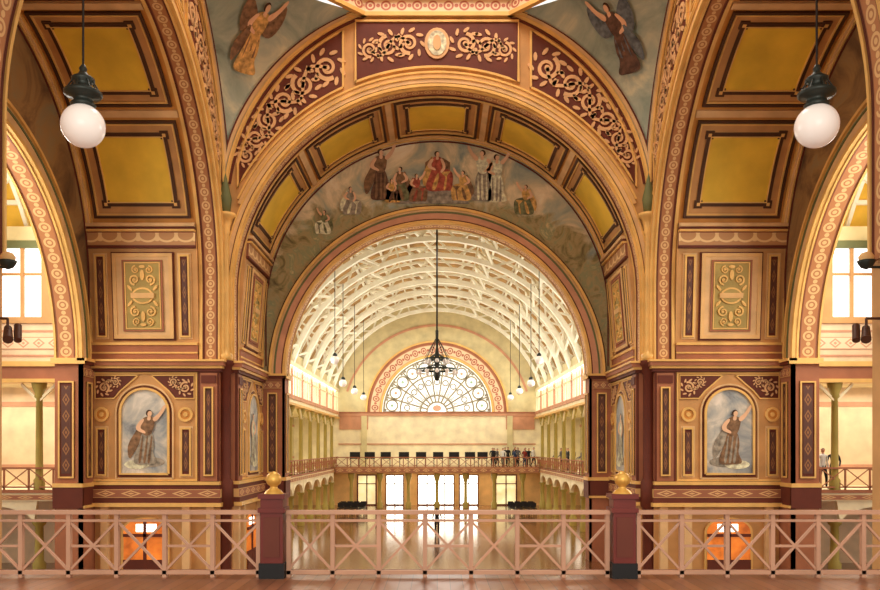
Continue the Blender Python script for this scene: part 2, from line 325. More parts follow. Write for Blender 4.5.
    mb.grid(lambda t,q:fi(t,q,0),0,pi,64,0,tI,1,TAN); mb.slab(fi,0,pi,.12,tI-.12,0,.03,P_RING,64,1,12); mb.slab(fi,0,pi,0,.08,0,.06,GOLD,64); mb.slab(fi,0,pi,tI-.08,tI,0,.06,GOLD,64)
    for sg in(-1,1):
        fp=lambda p,z,h:side(k,sg*p,W+d-h,z)
        mb.face([fp(rI,GR,0),fp(a,GR,0),fp(a,zI,0),fp(rI,zI,0)],PINK)
        mb.slab(fp,rI,a,GR,3.2,0,.15,PINK); panel(mb,fp,rI+.32,a-.38,-1.15,2.55,.15,DK,GOLD,.06); mb.slab(fp,rI+.12,a-.15,2.75,3.05,0,.2,P_DIA,1,1,3)
        mb.slab(fp,rI-.1,a,3.2,3.32,0,.3,MAR);mb.slab(fp,rI-.14,a,3.32,3.42,0,.36,GOLD)
        mb.slab(fp,rI-.05,a,-1.5,-1.35,0,.22,GOLD); mb.slab(fp,rI-.05,a,-2.2,-1.5,0,.2,MAR); mb.slab(fp,rI-.05,a,-2.3,-2.2,0,.26,GOLD)
        fj=lambda q,z,h:side(k,sg*(rI-h),W+d+q,z)
        mb.slab(fj,-.15,tI,GR,3.2,-.1,0,PINK); panel(mb,fj,.15,tI-.15,-1.15,2.55,0,MAR,GOLD,.06); mb.slab(fj,-.3,tI+.1,3.2,3.42,0,.14,GOLD); mb.slab(fj,-.2,tI+.05,-2.3,-1.5,0,.08,MAR); mb.slab(fj,-.2,tI+.05,-1.5,-1.35,0,.1,GOLD)
        if k==0 or (sg==1 and k<3): jamb(mb,k,sg)
    mb.build()
def jamb(mb,k,sg):
    def f(t,z,h):
        p=a if z<3.49 else a-.43*(z-3.5)/5.3
        return side(k,sg*(p-h),W+t,z)
    b=.12
    mb.slab(f,0,d,-2.3,3.2,0,b,PINK)
    mb.slab(f,.83,5.08,3.5,8.74,-.45,0,TAN)
    fb=lambda t,z,h:f(t,z,h+b)
    for T0,T1 in((.0,.78),):
        mb.slab(fb,T0,T1,-1.35,3.0,0,.1,MAR); mb.slab(fb,T0+.06,T1-.06,-1.3,2.95,0,.12,PINK); panel(mb,fb,T0+.2,T1-.2,-1.1,2.4,.12,DK,GOLD,.06); mb.slab(fb,T0+.1,T1-.1,2.55,2.85,0,.16,MAR)
    c=2.93;w=.92
    mb.slab(fb,.86,5.06,-1.3,2.98,0,.02,TAN); mb.frame(fb,.86,5.06,-1.3,2.98,.07,0,.06,GOLD)
    npts=lambda r,z0,zt:[(c-r,z0),(c+r,z0)]+[(c+r*cos(t),zt+r*sin(t)) for t in[pi*i/20 for i in range(21)]]
    mb.poly(fb,npts(w+.14,-1.14,1.38),0,.05,MAR); mb.poly(fb,npts(w,-1.02,1.38),0,.06,MURN)
    mb.ribbon(fb,npts(w+.03,-1.02,1.38)+[(c-w-.03,-1.02)],.09,0,.13,GOLD); mb.ribbon(fb,npts(w+.2,-1.2,1.38)+[(c-w-.2,-1.2)],.06,0,.09,TANL)
    rob=(F_GRY,F_UMB) if sg==1 and k==1 else (F_UMB,F_GRY) if k==2 else (F_WHT,F_GRY)
    mb.disc(fb,c-.2,-.55,.6,.2,0,.07,F_GRY,16); mb.disc(fb,c+.3,-.65,.5,.18,0,.072,F_WHT,16)
    fig(mb,fb,c,-.6,2.1,rob[0],rob[1],k+3,.075,1 if k==2 else -1,lean=.1)
    for x in(1.1,4.42): panel(mb,fb,x,x+.42,-1.1,.8,.02,MAR,GOLD,.07,TANL)
    for x in(1.32,4.62): mb.ring(fb,x,1.32,.2,.29,0,.09,GOLD); mb.disc(fb,x,1.32,.2,.2,0,.05,ORG); mb.disc(fb,x,1.32,.09,.09,0,.08,GOLD)
    for s2 in(-1,1):
        tri=[(c+s2*.25,2.86),(c+s2*1.95,2.86),(c+s2*1.95,1.95),(c+s2*1.2,1.95),(c+s2*.95,2.25),(c+s2*.6,2.55)]
        mb.poly(fb,tri,0,.04,MAR); mb.ribbon(fb,tri+[tri[0]],.05,0,.07,GOLD); scroll(mb,fb,[(c+s2*1.6,2.38),(c+s2*1.15,2.6)],[.3,.2],SCR,.07)
    mb.slab(f,-.12,d,3.0,3.12,0,.3,MAR); mb.slab(f,-.18,d,3.12,3.22,0,.38,GOLD); mb.slab(f,-.24,d,3.22,3.38,0,.46,PINK); mb.slab(f,-.28,d,3.38,3.46,0,.52,GOLD)
    mb.slab(f,-.05,d,-1.45,-1.32,0,.3,GOLD); mb.slab(f,-.05,d,-1.62,-1.45,0,.26,MAR); mb.slab(f,-.08,d,-1.95,-1.62,0,.3,P_DIA,1,1,1); mb.slab(f,-.1,d,-2.15,-1.95,0,.34,MAR); mb.slab(f,-.14,d,-2.3,-2.15,0,.42,GOLD)
    mb.slab(f,.85,5.06,3.5,4.05,0,.1,PINK); mb.slab(f,.85,5.06,4.05,4.15,0,.16,GOLD); mb.slab(f,.85,5.06,3.72,3.78,0,.14,GOLD)
    for x in(1.12,4.4): panel(mb,f,x,x+.42,4.35,7.55,.03,MAR,GOLD,.07,TANL)
    panel(mb,f,1.78,4.12,4.3,7.6,.05,TANL if k else PINK,BUF,.14,MAR); mb.slab(f,2.16,3.74,4.58,7.34,0,.1,OLV)
    mb.frame(f,2.16,3.74,4.58,7.34,.06,0,.14,PINK); mb.frame(f,2.25,3.65,4.67,7.25,.04,0,.13,GOLD)
    cx,cz=2.95,5.96
    for sz in(-1,1):
        for s2 in(-1,1):
            spiral(mb,f,(cx+s2*.3,cz+sz*.62),.2,-sz*pi/2,s2*sz,GOLD,.15,.07); spiral(mb,f,(cx+s2*.26,cz+sz*1.0),.15,sz*pi/2,-s2*sz,GOLD,.15,.05)
            mb.disc(f,cx+s2*.5,cz+sz*.3,.14,.05,0,.15,GOLD,10,s2*sz*.9)
        mb.disc(f,cx,cz+sz*.8,.08,.2,0,.15,GOLD,12); mb.disc(f,cx,cz+sz*1.12,.12,.06,0,.15,GOLD,12)
    mb.disc(f,cx,cz,.42,.32,0,.15,GOLD,24); mb.disc(f,cx,cz,.35,.25,0,.17,OLV,24); mb.slab(f,2.5,3.4,cz-.1,cz+.1,0,.19,BUF)
    mb.slab(f,.85,5.06,7.8,7.88,0,.14,MAR); mb.slab(f,.85,5.06,7.88,8.42,0,.1,P_SW,1,1,1.35); mb.slab(f,.85,5.06,8.42,8.5,0,.2,GOLD); mb.slab(f,.85,5.06,8.5,8.6,0,.15,MAR); mb.slab(f,.85,5.06,8.6,8.72,0,.24,TANL)
    door=lambda r,z0,zt:[(c-r,z0),(c+r,z0)]+[(c+r*cos(t),zt+r*.6*sin(t)) for t in[pi*i/16 for i in range(17)]]
    mb.poly(f,door(.95,GR,-3.3),0,.1,GOLD); mb.poly(f,door(.85,GR,-3.3),0,.12,ORGL); mb.slab(f,c-.06,c+.06,GR,-2.9,0,.18,MAR); mb.slab(f,c-.85,c+.85,-3.5,-3.38,0,.18,MAR); mb.slab(f,c-.45,c+.35,-3.3,-3.0,.12,.14,DOORG); mb.slab(f,c-.85,c+.85,-5.23,-4.4,0,.17,MAR)
    for x in(.35,1.3,4.5): mb.slab(f,x-.15,x+.15,GR,-2.3,0,.22,TANL)
crossing_arch(0,'crossing_arch'); crossing_arch(1,'transept_arch'); crossing_arch(2,'transept_arch'); crossing_arch(3,'rear_crossing_arch')
for sx in(-1,1):
    mb=MB('corner_colonnette'); c=(sx*(W-.14),Yc+W-.14,0)
    mb.lathe(c,[(.0,3.46),(.3,3.46),(.3,3.7),(.2,3.8),(.17,4.0),(.16,8.5),(.22,8.6),(.18,8.7),(.3,9.1),(.42,9.2),(.42,9.32),(0,9.34)],GOLD,16)
    mb.lathe(c,[(.0,9.34),(.2,9.4),(.26,9.9),(.1,10.6),(0,11)],GRN,12)
    mb.lathe((c[0],c[1],0),[(.42,3.46),(.42,3.3),(.3,3.2),(.3,3.0),(.22,2.9),(.22,-1.2),(.32,-1.35),(.34,-2.3),(.22,-2.4),(.22,GR)],MAR,8)
    mb.build()
def pend(sx,sy,name):
    mb=MB(name)
    def f(z,w,h):
        zz=min(max(z,CZ),ZT); c=sqrt(max(0,CR*CR-(zz-CZ)**2)); A=Vector((sx*c,sy*W,0)); B=Vector((sx*W,sy*c,0)); p=A.lerp(B,w)
        o=Vector((sx,sy,0)).normalized()*((A-B).length*.1*4*w*(1-w)-h)
        p+=o; return(p.x,Yc+p.y,z)
    mb.grid(lambda z,w:f(z,w,0),CZ,ZT,30,0,1,10,MURP)
    for z0 in[CZ+.3+ i*.25 for i in range(31)]:
        z1=min(z0+.25,ZT)
        def wd(z): 
            c=sqrt(max(0,CR*CR-(z-CZ)**2)); return max(.2,sqrt(2)*(W-c))
        for o0,o1,h,m in((0,.14,.1,GOLD),(.14,.3,.05,TANL),(.3,.37,.08,MAR)):
            a0,b0=min(.5,o0/wd(z0)),min(.5,o1/wd(z0)); a1,b1=min(.5,o0/wd(z1)),min(.5,o1/wd(z1))
            for fl in(0,1):
                g_=(lambda w:w) if fl==0 else (lambda w:1-w)
                mb.face([f(z0,g_(a0),h),f(z0,g_(b0),h),f(z1,g_(b1),h),f(z1,g_(a1),h)],m)
    if sy==1:
        def pf(x,z,h):
            c=sqrt(max(0,CR*CR-(min(z,ZT)-CZ)**2)); ln=sqrt(2)*(W-c); return f(z,.5-x/max(ln,.5),h)
        fig(mb,pf,.15,14.7,2.2,F_GLD if sx<0 else F_DRK,F_UMB if sx<0 else F_BLU,5,.14,1,wings=True,lean=.12)
    c=sqrt(CR*CR-(ZT-CZ)**2); A=(sx*c,sy*W);B=(sx*W,sy*c)
    def dr(w,z,h): 
        n=Vector((sx,sy)).normalized()*h; return(A[0]+(B[0]-A[0])*w-n.x,Yc+A[1]+(B[1]-A[1])*w-n.y,z)
    mb.slab(dr,0,1,17.2,17.36,0,.2,GOLD); mb.slab(dr,0,1,17.36,17.95,0,.08,P_RED,1,1,12); mb.slab(dr,0,1,17.95,18.2,0,.3,TANL); mb.slab(dr,0,1,18.2,22,0,.02,TAN)
    mb.build()
for sx in(-1,1):
    for sy in(-1,1): pend(sx,sy,'pendentive')
mb=MB('ceiling_dome'); mb.grid(lambda t,p:(9.4*cos(p)*cos(t),Yc+9.4*cos(p)*sin(t),22+7*sin(p)),0,2*pi,48,0,pi/2,12,BUF); mb.build()
mb=MB('lunette_mural_figures'); f0=lambda x,z,h:side(0,x,W+d-h-.02,z)
mb.poly(f0,[(-1.9,11.3),(1.5,11.3),(1.3,11.7),(.9,11.95),(-.9,11.95),(-1.5,11.7)],0,.04,F_GRY)
mb.poly(f0,[(-.55,11.9),(.6,11.9),(.6,13.2),(.3,13.4),(-.25,13.4),(-.55,13.2)],0,.045,F_UMB)
for x,z,s_,r,o,sd,fl,st in((0,11.9,2.0,F_RED,F_GLD,3,1,True),(-2.6,11.5,2.3,F_DRK,F_UMB,4,1,False),(2.1,11.45,2.3,F_GRY,F_WHT,2,-1,False),(2.75,11.4,2.15,F_WHT,F_GRY,7,1,False),(-1.7,11.45,1.7,F_GRN,F_UMB,6,-1,True),(-2.1,11.35,1.2,F_GLD,F_DRK,9,1,True),(-4.0,10.8,1.4,F_GRY,F_WHT,9,1,True),(4.1,10.8,1.5,F_GRN,F_GLD,8,-1,True),(1.2,11.45,1.5,F_GLD,F_UMB,1,-1,True),(-5.2,9.9,1.2,F_WHT,F_GRN,8,-1,True),(-.95,11.4,1.4,F_UMB,F_RED,4,1,True)):
    fig(mb,f0,x,z,s_,r,o,sd,.06,fl,st)
mb.build()
# ---------------- naves
def nave(k,q0,q1,zb,zt,sgs,roofm,zc0,zc1,name,pitch=4.0,off=.4):
    mb=MB(name+'_arcade'); h=zt-zb; R=(g*g+h*h)/(2*h); zc=zt-R; th0=acos(g/R)
    S=lambda p,q,z:side(k,p,q,z); n=int((q1-q0)/pitch)
    rf=MB('ceiling_'+name); 
    rf.grid(lambda t,q:S((R+1.3)*cos(t),q,zc+(R+1.3)*sin(t)),.1,pi-.1,36,q0,q1,1,roofm)
    for j in range(4,33,2):
        t=pi*j/36; rf.beam(S((R+1.15)*cos(t),q0,zc+(R+1.15)*sin(t)),S((R+1.15)*cos(t),q1,zc+(R+1.15)*sin(t)),.13,.18,CRW)
    rf.build()
    tr=MB('roof_trusses_'+name)
    ns=20
    for i in range(n*2+1):
        q=q0+.4+i*pitch/2
        if q>q1: break
        big=(i%2==0)
        ang=[th0+(pi-2*th0)*j/ns for j in range(ns+1)]
        P=lambda r,t:S(r*cos(t),q,zc+r*sin(t))
        for j in range(ns):
            tr.beam(P(R+1.0,ang[j]),P(R+1.0,ang[j+1]),.16,.16,CRW)
            if big:
                tr.beam(P(R,ang[j]),P(R,ang[j+1]),.34,.28,CRW)
                tr.beam(P(R,ang[j]) if j%2 else P(R+1,ang[j]),P(R+1,ang[j+1]) if j%2 else P(R,ang[j+1]),.12,.12,CRW)
                if j%2==0: tr.beam(P(R,ang[j]),P(R+1,ang[j]),.12,.12,CRW)
        if big and i*pitch/2+pitch<=q1-q0:
            for j in range(1,ns,3):
                tr.beam(S(R*cos(ang[j]),q,zc+R*sin(ang[j])),S((R+1)*cos(ang[j+1]),q+pitch/2,zc+(R+1)*sin(ang[j+1])),.14,.14,CRW)
                tr.beam(S(R*cos(ang[j]),q+pitch,zc+R*sin(ang[j])),S((R+1)*cos(ang[j+1]),q+pitch/2,zc+(R+1)*sin(ang[j+1])),.14,.14,CRW)
    tr.build()
    wg=WIN if k==0 else WINT
    for sg in sgs:
        X=lambda q,z,h:S(sg*(g-h),q,z)
        mb.slab(X,q0,q1,2.65,2.8,-.4,.2,GOLD)
        if k: 
            mb.slab(X,q0,q1,2.8,3.3,-.3,.1,PINK); mb.slab(X,q0,q1,3.3,3.5,-.3,.2,GOLD); mb.slab(X,q0,q1,3.5,zc0-.25,-.3,.05,BEI); mb.slab(X,q0,q1,4.0,4.5,0,.08,P_SOFT,1,1,1.6); mb.slab(X,q0,q1,4.7,4.78,0,.08,SALM); mb.slab(X,q0,q1,3.7,3.78,0,.08,SALM)
        else: mb.slab(X,q0,q1,2.8,zc0-.25,-.3,.08,CRM); 
        mb.slab(X,q0,q1,zc0-.25,zc0,-.3,.16,SALM if k==0 else TAN)
        mb.slab(X,q0,q1,zc0,zc1,-.06,-.03,wg); mb.slab(X,q0,q1,zc1,zc1+.3,-.3,.12,GRN if k else CRM); mb.slab(X,q0,q1,zc1+.3,zb+.6,-.3,0,OLC)
        q=q0+off-.4
        while q<q1:
            for o,w in((0,.22 if k else .16),(1,.07),(2,.16),(3,.07)):
                if q+o*pitch/4<q1: mb.slab(X,q+o*pitch/4-w,q+o*pitch/4+w,zc0,zc1,-.05,.08,TAN if k else SALM if o==0 else CRM)
            q+=pitch
        mb.slab(X,q0,q1,(zc0+zc1)/2+.3,(zc0+zc1)/2+.4,-.05,.06,TAN if k else CRM)
        mb.slab(X,q0,q1,-2.15,-1.7,-4,.1,CRM); mb.slab(X,q0,q1,-1.82,-1.7,-.1,.16,PINK); mb.slab(X,q0,q1,-2.1,-1.9,0,.14,P_DIA,1,1,1.2)
        mb.slab(X,q0,q1,GR,2.9,-4.2,-4,OLC if k==0 else BEI); mb.slab(X,q0,q1,2.75,2.85,-4.1,0,CRM)
        mb.slab(X,q0,q1,-.9,-.75,-4,-3.95,SALM); mb.slab(X,q0,q1,1.9,2.1,-4,-3.95,SALM)
        q=q0+off
        while q<q1+.1:
            c=S(sg*(g+.15),q,0)
            mb.lathe(c,[(.22,-1.7),(.22,-1.3),(.15,-1.2),(.13,2.0),(.2,2.1),(.16,2.2),(.28,2.5),(.3,2.65)],COLG,10)
            mb.lathe(c,[(.26,GR),(.26,-4.7),(.18,-4.6),(.16,-3.2),(.26,-3.1),(.28,-3.0)],COLG,10)
            if q+pitch<=q1+.1 :
                cc=q+pitch/2; rr=pitch/2-.14
                for j in range(12):
                    t0,t1=pi*j/12,pi*(j+1)/12
                    mb.poly(X,[(cc+rr*cos(t0),-3.1+.75*sin(t0)),(cc+rr*cos(t1),-3.1+.75*sin(t1)),(cc+(pitch/2)*cos(t1),-2.15),(cc+(pitch/2)*cos(t0),-2.15)],-.15,.04,CRM)
            mb.beam(S(sg*(g+.1),q,1.9),S(sg*(g+.1),min(q+.7,q1),2.6),.1,.1,CRM); mb.beam(S(sg*(g+.1),q,1.9),S(sg*(g+.1),max(q-.7,q0),2.6),.1,.1,CRM)
            q+=pitch
        rl=MB('gallery_railing')
        rl.slab(X,q0,q1,-.85,-.78,-.03,.07,PINK); rl.slab(X,q0,q1,-1.62,-1.56,-.02,.05,PINK)
        q=q0
        while q<q1-.9:
            rl.slab(X,q-.03,q+.03,-1.7,-.8,-.02,.05,PINK)
            rl.beam(X(q,-1.6,.02),X(q+1,-.82,.02),.03,.04,PINK); rl.beam(X(q+1,-1.6,.02),X(q,-.82,.02),.03,.04,PINK); q+=1
        rl.build()
    mb.build(); return R,zc
q0=W+d+tI
R0,zc0_=nave(0,q0,73.9-Yc,5.4,12.1,(-1,1),BRD,3.3,5.1,'nave')
YRF=mat('yellow_roof_boards',(236,190,66))
for k in(1,2): nave(k,q0,q0+14,8.4,13.2,(1,),YRF,5.3,8.1,'transept',4.0,1.65)
# far wall
mb=MB('wall_far'); Yw=74; zf=3.29; rw=5.0
fw=lambda x,z,h:(x,Yw-h,z)
def out(t):
    c,s_=cos(t),sin(t); dz=zf-zc0_; R=R0+1.3; b_=s_*dz; T=-b_+sqrt(b_*b_-(dz*dz-R*R)); return T*c,zf+T*s_
for i in range(48):
    t0,t1=pi*i/48,pi*(i+1)/48
    mb.face([fw(rw*cos(t0),zf+rw*sin(t0),0),fw(rw*cos(t1),zf+rw*sin(t1),0),fw(*out(t1),0),fw(*out(t0),0)],OLC)
mb.slab(fw,-13.3,13.3,-1.7,zf,-.2,0,CRM); mb.slab(fw,-13.3,13.3,GR,-1.7,-.2,0,BUF)
mb.slab(fw,-9,9,zf-.35,zf-.1,0,.2,SALM); mb.slab(fw,-9,9,zf-.1,zf,0,.3,PINK); mb.slab(fw,-9,9,.3,.42,0,.1,SALM)
for sg in(-1,1): mb.slab(fw,min(sg*6.3,sg*8.9),max(sg*6.3,sg*8.9),zf-1.6,zf-.35,0,.1,SALM); mb.slab(fw,min(sg*6.4,sg*6.9),max(sg*6.4,sg*6.9),-1.7,zf,0,.15,OLC)
A=lambda r0,r1,h,m,su=1:mb.slab(lambda t,r,hh:fw(r*cos(t),zf+r*sin(t),hh),0,pi,r0,r1,0,h,m,48,1,su)
A(rw,rw+.2,.3,GOLD);A(rw+.2,rw+1.15,.12,P_RED,7);A(rw+1.15,rw+1.35,.2,PINK);A(rw+1.35,rw+1.5,.3,GOLD)
mb.slab(lambda t,r,h:fw(r*cos(t),zc0_+r*sin(t),h),.3,pi-.3,R0-1.0,R0-.8,0,.1,SALM,40)
mb.build()
mb=MB('window_fan')
mb.slab(lambda t,r,h:fw(r*cos(t),zf+r*sin(t),h),0,pi,0.01,rw,-.12,-.1,FANG,48)
pol=lambda t,r:(r*cos(t),zf+r*sin(t))
for i in range(12):
    t=pi*i/11; mb.ribbon(fw,[pol(t,.9),pol(t,4.9)],.14,-.1,.05,TRAC)
for i in range(11):
    t=pi*(i+.5)/11; x,z=pol(t,4.15); mb.ring(fw,x,z,.44,.58,-.1,.05,TRAC,16); mb.disc(fw,x,z,.14,.14,-.1,-.05,RGL if i%2 else GGL,10)
    for da in(-.1,.1): xx,zz=pol(t+da,4.72); mb.disc(fw,xx,zz,.12,.12,-.1,.03,TRAC,8)
    x,z=pol(t,2.75); mb.ring(fw,x,z,.2,.3,-.1,.05,TRAC,12)
    mb.ribbon(fw,[pol(t-.06,1.5),pol(t,2.2),pol(t+.06,1.5)],.07,-.1,.04,TRAC)
for r in(.9,1.5,3.35,4.85): mb.slab(lambda t,q,h:fw(q*cos(t),zf+q*sin(t),h),0,pi,r-.06,r+.08,-.1,.06,TRAC,40)
mb.disc(fw,0,zf+.35,.4,.28,-.1,0,RGL)
mb.build()
for i,(x0,x1) in enumerate(((-4.6,-3.1),(-1.7,1.5),(2.1,3.7),(-7.2,-5.6),(5.4,7.2))):
    m=MB('door_%d'%(i+1)); gl=DOORG if i<3 else PALG; m.slab(fw,x0,x1,GR,-2.5,.01,.08,gl); m.frame(fw,x0-.1,x1+.1,GR,-2.4,.12,.01,.16,MAR); n=2 if i!=1 else 4
    for j in range(1,n): xx=x0+(x1-x0)*j/n; m.slab(fw,xx-.05,xx+.05,GR,-2.5,.08,.14,MAR)
    m.slab(fw,x0,x1,-3.3,-3.22,.08,.14,MAR); m.build()
mb=MB('far_gallery'); 
mb.box(-g+.2,g-.2,70.6,73.65,-2.15,-1.7,CRM); mb.box(-g+.2,g-.2,70.5,70.6,-2.2,-1.65,PINK); mb.slab(lambda x,z,h:(x,70.5-h,z),-g+.2,g-.2,-2.12,-1.75,0,.04,P_DIA,1,1,1.2)
for i in range(7):
    x=-7.5+i*2.5; mb.lathe((x,70.9,0),[(.25,GR),(.25,-4.8),(.15,-4.7),(.13,-3),(.26,-2.6),(.3,-2.15)],COLG,10)
mb.build()
mb=MB('gallery_railing'); gg=g-.25; mb.box(-gg,gg,70.62,70.68,-.86,-.78,PINK); mb.box(-gg,gg,70.62,70.67,-1.6,-1.55,PINK)
for i in range(19):
    x=-gg+i*gg*2/18; mb.box(x-.04,x+.04,70.62,70.68,-1.7,-.8,PINK)
    if i<18: x2=x+gg/9; mb.beam((x,70.65,-1.6),(x2,70.65,-.82),.03,.04,PINK); mb.beam((x2,70.65,-1.6),(x,70.65,-.82),.03,.04,PINK)
mb.build()
bd=MB('display_board'); bd.box(-.45,.45,-.04,.04,-.95,-.35,BLK); bd.box(-.4,-.34,-.03,.03,-1.7,-.9,BLK); bd.box(.34,.4,-.03,.03,-1.7,-.9,BLK); bd.box(-.45,-.3,-.25,.25,-1.7,-1.66,BLK); bd.box(.3,.45,-.25,.25,-1.7,-1.66,BLK)
bo=bd.build()
for i,x in enumerate((-7.2,-5.9,-4.5,-2.9,-1.4,.1,1.5,2.9,4.0)):
    o=bo if i==0 else bo.copy()
    if i: sc.collection.objects.link(o)
    o.location=(x,71.1,0)
# ---------------- floors
mb=MB('floor'); mb.box(-30,30,11.3,74,GR-.2,GR,FLW); mb.build()
mb=MB('gallery_floor'); mb.box(-9,9,-4,11.05,GF-.25,GF,FLG); mb.box(-9,9,11.05,11.15,GF-.5,GF+.03,MAR); mb.build()
# ---------------- foreground railing
YR=10.67
def rail(x0,x1,n,start):
    mb=MB('balustrade')
    mb.box(x0,x1,YR-.07,YR+.07,-.87,-.82,RAIL); mb.box(x0,x1,YR-.03,YR+.03,-.97,-.94,RAIL); mb.box(x0,x1,YR-.035,YR+.035,-1.66,-1.61,RAIL)
    for i in range(n+1):
        x=x0+(x1-x0)*i/n; xa=min(max(x,x0+.03),x1-.03); mb.box(xa-.027,xa+.027,YR-.035,YR+.035,-1.7,-.85,RAIL)
        if i<n:
            x2=x0+(x1-x0)*(i+1)/n
            mb.beam((x,YR,-1.62),(x2,YR,-.96),.035,.03,RAIL); mb.beam((x2,YR+.001,-1.62),(x,YR+.001,-.96),.035,.03,RAIL)
            if (i+start)%2: mb.box(x,x2,YR-.02,YR+.02,-1.305,-1.275,RAIL)
    mb.build()
rail(-1.98,2.27,7,0); rail(-8.0,-2.32,9,0); rail(2.62,8.0,9,0)
for x in(-2.15,2.44):
    mb=MB('newel_post'); w=.145
    mb.box(x-w,x+w,YR-w,YR+w,-1.7,-.62,NEW); mb.box(x-w-.02,x+w+.02,YR-w-.02,YR+w+.02,-1.7,-1.5,BLK); mb.box(x-w-.03,x+w+.03,YR-w-.03,YR+w+.03,-.84,-.78,NEW); mb.box(x-w-.03,x+w+.03,YR-w-.03,YR+w+.03,-.66,-.6,NEW)
    mb.box(x-w+.04,x+w-.04,YR-w-.012,YR-w,-1.42,-.9,MAR)
    mb.lathe((x,YR,0),[(.13,-.6),(.1,-.56),(.05,-.53),(.05,-.5),(.09,-.47),(.105,-.42),(.09,-.36),(.05,-.325),(.02,-.31),(0,-.305)],GILT,20); mb.build()
for x in(-5.46,5.86):
    y=12.5; z=4.97; r=.325; mb=MB('globe_pendant_lamp')
    prof=[(r*sin(pi*i/20),-r*cos(pi*i/20)) for i in range(21)]
    mb.lathe((x,y,z),prof,GLB,36)
    mb.lathe((x,y,z),[(0,.28),(.17,.28),(.19,.33),(.15,.36),(.14,.42),(.25,.45),(.28,.48),(.28,.52),(.2,.56),(.12,.6),(.13,.66),(.17,.7),(.17,.73),(.09,.78),(.05,.84),(.06,.88),(.03,.94),(0,.96)],BRZ,28)
    for i in range(8):
        t=2*pi*i/8; mb.tube((x+.25*cos(t),y+.25*sin(t),z+.52),(x+.13*cos(t),y+.13*sin(t),z+.72),.012,BRZ,6)
    zz=zs+sqrt(a*a-x*x)-.3; mb.tube((x,y,z+.9),(x,y,zz),.018,IRON,8); mb.lathe((x,y,zz-.1),[(0,0),(.1,.02),(.12,.1),(0,.12)],BRZ,12); mb.build()
# ---------------- nave chandelier and globes
mb=MB('chandelier'); cy=45
mb.tube((0,cy,6.6),(0,cy,zc0_+R0+.9),.05,IRON)
mb.lathe((0,cy,0),[(0,3.7),(.12,3.8),(.22,4.1),(.12,4.5),(.16,4.9),(.07,5.6),(.09,6.5),(0,6.7)],BRZ,16)
for rr,z in((1.1,4.3),(.6,4.9)):
    mb.slab(lambda t,r,h:(r*cos(t),cy+r*sin(t),z+h),0,2*pi,rr-.05,rr+.05,0,.1,BRZ,32)
    n=12 if rr>1 else 8
    for i in range(n):
        t=2*pi*i/n; x,y=rr*cos(t),cy+rr*sin(t); mb.tube((x,y,z),(0,cy,z+.4),.022,BRZ,6); mb.tube((x,y,z),(0,cy,6.2),.012,IRON,4); mb.lathe((x,y,z),[(0,-.22),(.08,-.18),(.11,-.1),(.08,0),(.03,.04)],GLB,10)
mb.build()
for sg in(-1,1):
    for y in(50,57,64,46):
        x=sg*5.8; z=4.0 if y!=46 else 5.0; mb=MB('globe_pendant_lamp'); mb.lathe((x,y,z),[(.24*sin(pi*i/12),-.24*cos(pi*i/12)) for i in range(13)],GLB,16)
        mb.lathe((x,y,z),[(0,.18),(.12,.2),(.14,.3),(.06,.4),(0,.42)],BRZ,12); mb.tube((x,y,z+.4),(x,y,zc0_+sqrt(R0*R0-x*x)),.02,IRON,6); mb.build()
for sg in(-1,1):
    mb=MB('spotlight'); X=sg*7.95; mb.tube((sg*8.2,15.0,2.4),(X,15.0,2.4),.025,DBRN); mb.tube((X,15,2.4),(X,15,2.2),.025,DBRN); mb.tube((X-.03*sg,14.95,2.0),(X+.1*sg,15.2,2.25),.09,DBRN,16,.07); mb.tube((X-.16*sg,15.05,2.0),(X-.06*sg,15.25,2.3),.07,DBRN,16); mb.build()
    mb=MB('sconce_lamp'); mb.tube((sg*8.2,15.0,3.35),(sg*7.98,15,3.35),.025,BRZ); mb.lathe((sg*7.95,15,3.35),[(0,-.05),(.1,0),(.15,.08),(.16,.12),(.08,.14)],BRZ,16); mb.lathe((sg*7.95,15,3.46),[(.12,0),(.14,.08),(.09,.15),(0,.18)],BUF,16); mb.build()
# ---------------- chairs
ch=MB('stacking_chair'); 
for x in(-.2,.2):
    for y in(-.2,.2): ch.tube((x,y,0),(x,y,.45 if y<0 else .85),.015,IRON,6)
ch.box(-.22,.22,-.22,.22,.43,.47,BLK); ch.box(-.22,.22,.18,.22,.55,.88,BLK)
co=ch.build(0); i=0
for sg in(-1,1):
    for r in range(3):
        for c_ in range(4):
            o=co if i==0 else co.copy()
            if i: sc.collection.objects.link(o)
            o.location=(sg*(6.0+c_*.55),64+r*1.0,0); i+=1
